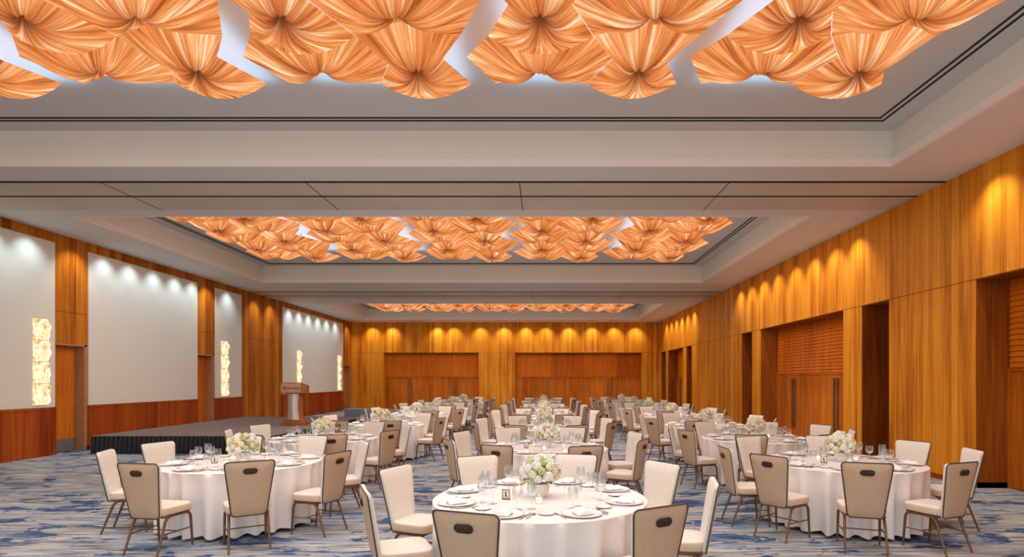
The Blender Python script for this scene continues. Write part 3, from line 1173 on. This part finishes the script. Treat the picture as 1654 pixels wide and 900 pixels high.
def spoon_mesh():
    bm = bmesh.new()
    add_tube(bm, [(0, -0.085, 0.003), (0, -0.02, 0.004), (0, 0.04, 0.006)], [0.004, 0.003, 0.002], 6)
    N = 16
    c = bm.verts.new((0, 0.068, 0.002))
    rg = [bm.verts.new((0.017 * math.cos(2 * PI * k / N), 0.068 + 0.027 * math.sin(2 * PI * k / N), 0.0085)) for k in range(N)]
    c2 = bm.verts.new((0, 0.068, 0.0005))
    for k in range(N):
        bm.faces.new((c, rg[k], rg[(k + 1) % N])); bm.faces.new((c2, rg[(k + 1) % N], rg[k]))
    return mesh(bm, 'spoon', M['steel'], 50)

PLATE, BREAD, NAPKIN, WINE, GOBLET, FORK, KNIFE, SPOON = (plate_mesh(), bread_mesh(), napkin_mesh(), wine_mesh(), goblet_mesh(), fork_mesh(), knife_mesh(), spoon_mesh())

# flowers
def blossom_mesh(name, mat, seed, rad=0.042, petals=30):
    rnd = random.Random(seed)
    bm = bmesh.new()
    t = bmesh.new()
    bmesh.ops.create_icosphere(t, subdivisions=2, radius=rad * 0.74)
    merge(bm, t, 0); t.free()
    for k in range(petals):
        zz = 1 - 1.7 * (k + 0.5) / petals
        a = k * 2.39996
        s = math.sqrt(max(0, 1 - zz * zz))
        d = Vector((s * math.cos(a), s * math.sin(a), zz))
        t1 = d.orthogonal().normalized(); t2 = d.cross(t1)
        rot = rnd.uniform(0, 6.28)
        e1 = t1 * math.cos(rot) + t2 * math.sin(rot); e2 = d.cross(e1)
        w = rad * rnd.uniform(0.36, 0.50)
        base = d * rad * 0.70
        c = bm.verts.new(base + d * rad * 0.10)
        rg = []
        for i in range(8):
            q = 2 * PI * i / 8
            lift = 0.30 if i % 2 == 0 else 0.16
            rr = w * (1.0 if i % 2 == 0 else 0.72)
            rg.append(bm.verts.new(base + e1 * math.cos(q) * rr + e2 * math.sin(q) * rr + d * rad * lift * rnd.uniform(0.7, 1.1)))
        for i in range(8):
            bm.faces.new((c, rg[i], rg[(i + 1) % 8]))
    return mesh(bm, name, mat, 0, fix=False)

BLOS = [blossom_mesh('blossom', M['petal_white'], 1), blossom_mesh('blossom', M['petal_cream'], 2), blossom_mesh('blossom', M['petal_green'], 3, 0.036, 26)]

def leaf_mesh():
    bm = bmesh.new()
    rows = []
    for i in range(7):
        t = i / 6
        w = 0.024 * math.sin(PI * min(0.98, t * 0.96 + 0.03)) ** 0.8
        z = 0.02 * math.sin(t * 2.4)
        rows.append([bm.verts.new((-w, t * 0.10, z + 0.006)), bm.verts.new((0, t * 0.10, z)), bm.verts.new((w, t * 0.10, z + 0.006))])
    for i in range(6):
        for k in range(2):
            bm.faces.new((rows[i][k], rows[i][k + 1], rows[i + 1][k + 1], rows[i + 1][k]))
    return mesh(bm, 'leaf', M['leaf'], 60)
LEAF = leaf_mesh()

bm = bmesh.new()
add_lathe(bm, [(0, 0), (0.048, 0), (0.056, 0.006), (0.078, 0.05), (0.082, 0.085), (0.076, 0.118), (0.072, 0.118), (0.077, 0.085), (0.06, 0.03), (0, 0.02)], 28)
VASE = mesh(bm, 'vase', M['vase'], 50)

def flower_layout(seed):
    rnd = random.Random(seed)
    out = []
    n = 36
    for k in range(n):
        zz = 1 - 1.42 * (k + 0.5) / n
        a = k * 2.39996 + seed
        s = math.sqrt(max(0, 1 - zz * zz))
        rr = 0.130 * rnd.uniform(0.92, 1.1)
        m = rnd.choices((0, 1, 2), (4, 5, 2))[0]
        out.append((m, Vector((s * math.cos(a) * rr * 1.08, s * math.sin(a) * rr * 1.08, 0.200 + zz * rr * 1.0)), Vector((s * math.cos(a), s * math.sin(a), zz)), rnd.uniform(0.85, 1.15)))
    lv = []
    for k in range(9):
        a = rnd.uniform(0, 2 * PI)
        lv.append((a, rnd.uniform(-0.3, 0.5), rnd.uniform(0.8, 1.1), rnd.uniform(0.13, 0.22)))
    return out, lv

def mat_dir(d):
    return d.to_track_quat('Z', 'Y').to_euler()

def centrepiece(loc, seed, label, detailed=True):
    r = thing('flower_centrepiece', label, 'flowers', loc, 0, 'flower centrepieces')
    link_mesh('vase', VASE, r)
    bl, lv = flower_layout(seed)
    if detailed:
        for m, p, d, s in bl:
            o = link_mesh('blossom', BLOS[m], r, p)
            o.rotation_euler = mat_dir(d); o.scale = (s, s, s)
            if m == 2: o['label'] = 'pale green blossom'
        for a, e, s, z in lv:
            o = link_mesh('leaf', LEAF, r, (0.085 * math.cos(a), 0.085 * math.sin(a), z))
            o.rotation_euler = (e, 0, a - PI / 2); o.scale = (s, s, s)
    else:
        key = seed % 3
        if key not in FAR:
            bm_ = bmesh.new()
            for m, p, d, s in bl:
                t = bmesh.new(); t.from_mesh(BLOS[m])
                t.transform(Matrix.Translation(p) @ d.to_track_quat('Z', 'Y').to_matrix().to_4x4() @ Matrix.Scale(s, 4))
                merge(bm_, t, m); t.free()
            for a, e, s, z in lv:
                t = bmesh.new(); t.from_mesh(LEAF)
                t.transform(Matrix.Translation((0.085 * math.cos(a), 0.085 * math.sin(a), z)) @ Euler((e, 0, a - PI / 2)).to_matrix().to_4x4())
                merge(bm_, t, 3); t.free()
            FAR[key] = mesh(bm_, 'blooms', [M['petal_white'], M['petal_cream'], M['petal_green'], M['leaf']], 0, fix=False)
        link_mesh('blooms', FAR[key], r)['kind'] = 'stuff'
FAR = {}

# votive: glass cup, candle
bm = bmesh.new()
add_lathe(bm, [(0, 0), (0.028, 0), (0.033, 0.065), (0.0315, 0.065), (0.0265, 0.004), (0, 0.004)], 18)
CUP = mesh(bm, 'cup', M['glass'], 60)
bm = bmesh.new()
add_lathe(bm, [(0, 0.005), (0.024, 0.005), (0.0275, 0.045), (0.02, 0.046), (0.004, 0.044), (0.003, 0.052), (0.006, 0.060), (0.003, 0.072), (0, 0.078)], 14)
CANDLE = mesh(bm, 'candle', M['wax'], 60)
votive0 = thing('votive_candle', 'x', 'candle')
link_mesh('cup', CUP, votive0); link_mesh('candle', CANDLE, votive0)
votive_used = [False]

# small card stand
card0 = thing('table_card', 'x', 'card')
bm = bmesh.new()
bevel_box(bm, -0.035, 0.035, -0.012, 0.012, 0, 0.012, 0.003, 1)
bevel_box(bm, -0.035, -0.029, -0.005, 0.005, 0.01, 0.085, 0.001, 1); bevel_box(bm, 0.029, 0.035, -0.005, 0.005, 0.01, 0.085, 0.001, 1)
bevel_box(bm, -0.035, 0.035, -0.005, 0.005, 0.08, 0.086, 0.001, 1)
obj('stand', bm, M['frame'], card0)
bm = bmesh.new(); add_box(bm, -0.028, 0.028, -0.002, 0.002, 0.013, 0.079)
cd = obj('card', bm, M['card'], card0, 0)
bm = bmesh.new(); add_box(bm, -0.006, 0.004, -0.0035, -0.0022, 0.025, 0.068); add_box(bm, -0.006, 0.014, -0.0035, -0.0022, 0.025, 0.031)
obj('mark', bm, M['ink'], cd, 0)
card_used = [False]

ROWN = ['first', 'second', 'third', 'fourth', 'fifth', 'sixth', 'seventh']
COLN = ['stage-side', 'middle-row', 'door-side']
HOURS = {22.5: 'two', 67.5: 'one', 112.5: 'eleven', 157.5: 'ten', 202.5: 'eight', 247.5: 'seven', 292.5: 'five', 337.5: 'four'}
NOMINAL = [22.5, 67.5, 112.5, 157.5, 202.5, 247.5, 292.5, 337.5]
SEATS = {
    (0, 0): [27, 78, 117, 160, 196, 257, 299, 338],
    (1, 0): [33, 74, 118, 161, 204, 252, 304, 351],
    (2, 0): [27, 72, 119, 182, 213, 252, 290, 350],
}
YS = {0: [7.2, 10.15, 13.2, 17.0, 20.2, 23.6, 27.1], 1: [5.03, 8.7, 12.0, 15.3, 18.8, 22.3, 25.8], 2: [7.2, 10.15, 13.1, 16.7, 20.0, 23.4, 27.1]}
XS = {0: [-3.70, -3.82, -3.62, -3.66, -3.66, -3.66, -3.66], 1: [-0.02, 0.06, 0.05, 0.05, 0.05, 0.05, 0.05], 2: [3.70, 3.72, 3.68, 3.72, 3.68, 3.68, 3.68]}

nb = 0
for c in range(3):
    for r_ in range(7):
        cx, cy = XS[c][r_], YS[c][r_]
        tn = '%s %s table' % (ROWN[r_], COLN[c])
        rnd = random.Random(100 * c + r_)
        o = link_mesh('tablecloth', CLOTH[nb % 3], None, (cx, cy, 0)); o.rotation_euler = (0, 0, rnd.uniform(0, 6.28))
        tag(o, 'white floor-length cloth draped over the round %s' % tn, 'tablecloth', 'round table cloths')
        nb += 1
        centrepiece((cx, cy, TZ), c * 7 + r_ + 1, 'white and green flower ball in a pale vase on the %s' % tn, detailed=r_ < 3)
        seats = SEATS.get((c, r_)) or [a + rnd.uniform(-5, 5) for a in NOMINAL]
        for a_nom, a in zip(NOMINAL, seats):
            hr = HOURS[a_nom] + " o'clock"
            rr = 1.175 + (rnd.uniform(0, 0.05) if (c, r_) not in SEATS else 0.0)
            ang = R(a)
            near = 180 < a_nom < 360
            twist = R(rnd.uniform(-4, 4))
            if (c, r_, a_nom) == (1, 0, 292.5): twist = R(-4)
            lab = ("tan-backed banquet chair seen from behind, at %s of the %s" if near else "banquet chair showing its cream front, at %s of the %s") % (hr, tn)
            place(chair0, chair_used, (cx + rr * math.cos(ang), cy + rr * math.sin(ang), 0), ang + PI / 2 + twist, lab, 'chairs around the round tables')
            # place setting, local frame: +y towards the table's middle
            sa = R(a_nom + (a - a_nom) * 0.25)
            rz = sa + PI / 2
            def at(r0, da, z=TZ):
                return (cx + r0 * math.cos(sa + R(da)), cy + r0 * math.sin(sa + R(da)), z)
            def put(name, me, loc, rot, lab, cat, grp):
                q = link_mesh(name, me, None, loc); q.rotation_euler = (0, 0, rot)
                return tag(q, lab + ' at %s on the %s' % (hr, tn), cat, grp)
            put('dinner_plate', PLATE, at(0.735, 0, TZ + 0.001), rz, 'white grey-rimmed plate', 'plate', 'dinner plates')
            put('folded_napkin', NAPKIN, at(0.735, 0, TZ + 0.001), rz + R(rnd.uniform(-8, 8)), 'white napkin folded on the plate', 'napkin', 'napkins on the plates')
            put('bread_plate', BREAD, at(0.66, -21.0, TZ + 0.001), rz, 'small white side plate', 'plate', 'side plates')
            put('wine_glass', WINE, at(0.48, 14, TZ + 0.001), rz, 'tall wine glass', 'glass', 'wine glasses')
            put('water_goblet', GOBLET, at(0.53, 3 + rnd.uniform(-1, 1), TZ + 0.001), rz, 'short water goblet', 'glass', 'water goblets')
            if r_ < 3:
                put('fork', FORK, at(0.735, -13.2, TZ + 0.001), rz, 'steel fork', 'fork', 'forks beside the plates')
                put('knife', KNIFE, at(0.735, 13.2, TZ + 0.001), rz, 'steel knife', 'knife', 'knives beside the plates')
            if r_ < 1:
                put('spoon', SPOON, at(0.735, 16.0, TZ + 0.001), rz, 'steel spoon', 'spoon', 'spoons beside the knives')
        for va, vn in ((262, 'camera side'), (20, 'door side'), (140, 'stage side')):
            q = R(va + rnd.uniform(-8, 8))
            place(votive0, votive_used, (cx + 0.27 * math.cos(q), cy + 0.27 * math.sin(q), TZ + 0.001), 0, 'lit votive candle on the %s of the flowers, %s' % (vn, tn), 'votive candles')
        q = R(200 + rnd.uniform(-8, 8))
        if r_ < 3:
            place(card0, card_used, (cx + 0.31 * math.cos(q), cy + 0.31 * math.sin(q), TZ + 0.001), R(rnd.uniform(-25, 25)), 'small brown-framed card standing on the %s' % tn, 'table cards')

# ------------------------------------------------------------------ lights
def spot(loc, target, energy, color, size=75, blend=0.9, rad=0.05):
    d = bpy.data.lights.new('wall_washer', 'SPOT')
    d.energy = energy; d.color = color; d.spot_size = R(size); d.spot_blend = blend; d.shadow_soft_size = rad
    o = bpy.data.objects.new('wall_washer', d); COL.objects.link(o)
    o.location = loc
    o.rotation_euler = (Vector(target) - Vector(loc)).to_track_quat('-Z', 'Y').to_euler()
    return o

def area(loc, sx, sy, energy, color, up=False):
    d = bpy.data.lights.new('coffer_backlight_or_fill', 'AREA')  # used for the shade backlights and for the added downward fill
    d.shape = 'RECTANGLE'; d.size = sx; d.size_y = sy; d.energy = energy; d.color = color
    o = bpy.data.objects.new('coffer_backlight_or_fill', d); COL.objects.link(o)
    o.location = loc
    if up: o.rotation_euler = (PI, 0, 0)
    return o

WARM = (1.0, 0.91, 0.72)
COOL = (0.66, 0.90, 1.0)
for y in (2.5, 3.9, 5.3, 6.6, 7.8, 9.0, 13.0, 14.0, 15.1, 16.2, 17.4, 18.5, 19.6, 20.7, 27.0, 28.2, 29.4, 30.6, 31.8, 33.0):
    spot((XR - 0.48, y, HC - 0.03), (XR + 0.10, y, 2.9), 95, WARM, 96, 1.0)
for x in (-10.2, -9.0, -6.3, -5.3, -3.7, -2.3, -1.0, 0.2, 1.6, 3.0, 4.3, 5.6):
    spot((x, YB - 0.48, HC - 0.03), (x, YB + 0.10, 2.9), 105, WARM, 96, 1.0)
for y, k in ((12.0, 0), (12.95, 0), (14.22, 1), (15.2, 0), (16.15, 0), (17.15, 0), (18.15, 0), (19.05, 0), (19.9, 1), (21.15, 0),
             (23.2, 1), (24.6, 1), (26.3, 0), (27.4, 0), (28.5, 0), (29.7, 0), (30.9, 0), (32.2, 0), (34.2, 1)):
    spot((XL + 0.50, y, HC - 0.03), (XL - 0.10, y, 2.9), 58 if k == 0 else 80, COOL if k == 0 else WARM, 98, 1.0)
for ci, (ylast, nrow) in enumerate(FIELDS):
    y1 = ylast + RH / 2; y0 = ylast - RH * (nrow - 0.5)
    if ci == 0: y0 = 2.5
    xc_ = 0.56 + 2.62 * (-1)
    for cl in range(5):
        xm = 0.56 + 2.62 * (cl - 3)
        ly_ = y1 - y0 + 0.5
        area((xm, y0 + ly_ / 2, HP - 0.14), 2.10, ly_, 4.4 * 2.10 * ly_, (0.40, 0.70, 1.0), up=True)
    area((xc_, (y0 + y1) / 2, HC + 0.03), 13.0, y1 - y0, 6.5 * 13.0 * (y1 - y0), (1.0, 0.975, 0.945))  # added unseen fill below the shades, brightens the room under them

w = bpy.data.worlds.new('world')
SC.world = w
w.use_nodes = True
w.node_tree.nodes['Background'].inputs[0].default_value = (0.95, 0.975, 1.0, 1)
w.node_tree.nodes['Background'].inputs[1].default_value = 1.45  # ambient fill, let in by the room end left open behind the camera

SC.view_settings.view_transform = 'Standard'
SC.view_settings.look = 'None'
SC.view_settings.gamma = 1.0
SC.view_settings.use_curve_mapping = False
SC.view_settings.exposure = 0.0
SC.cycles.max_bounces = 8
SC.cycles.transparent_max_bounces = 24
SC.cycles.caustics_reflective = False
SC.cycles.caustics_refractive = False
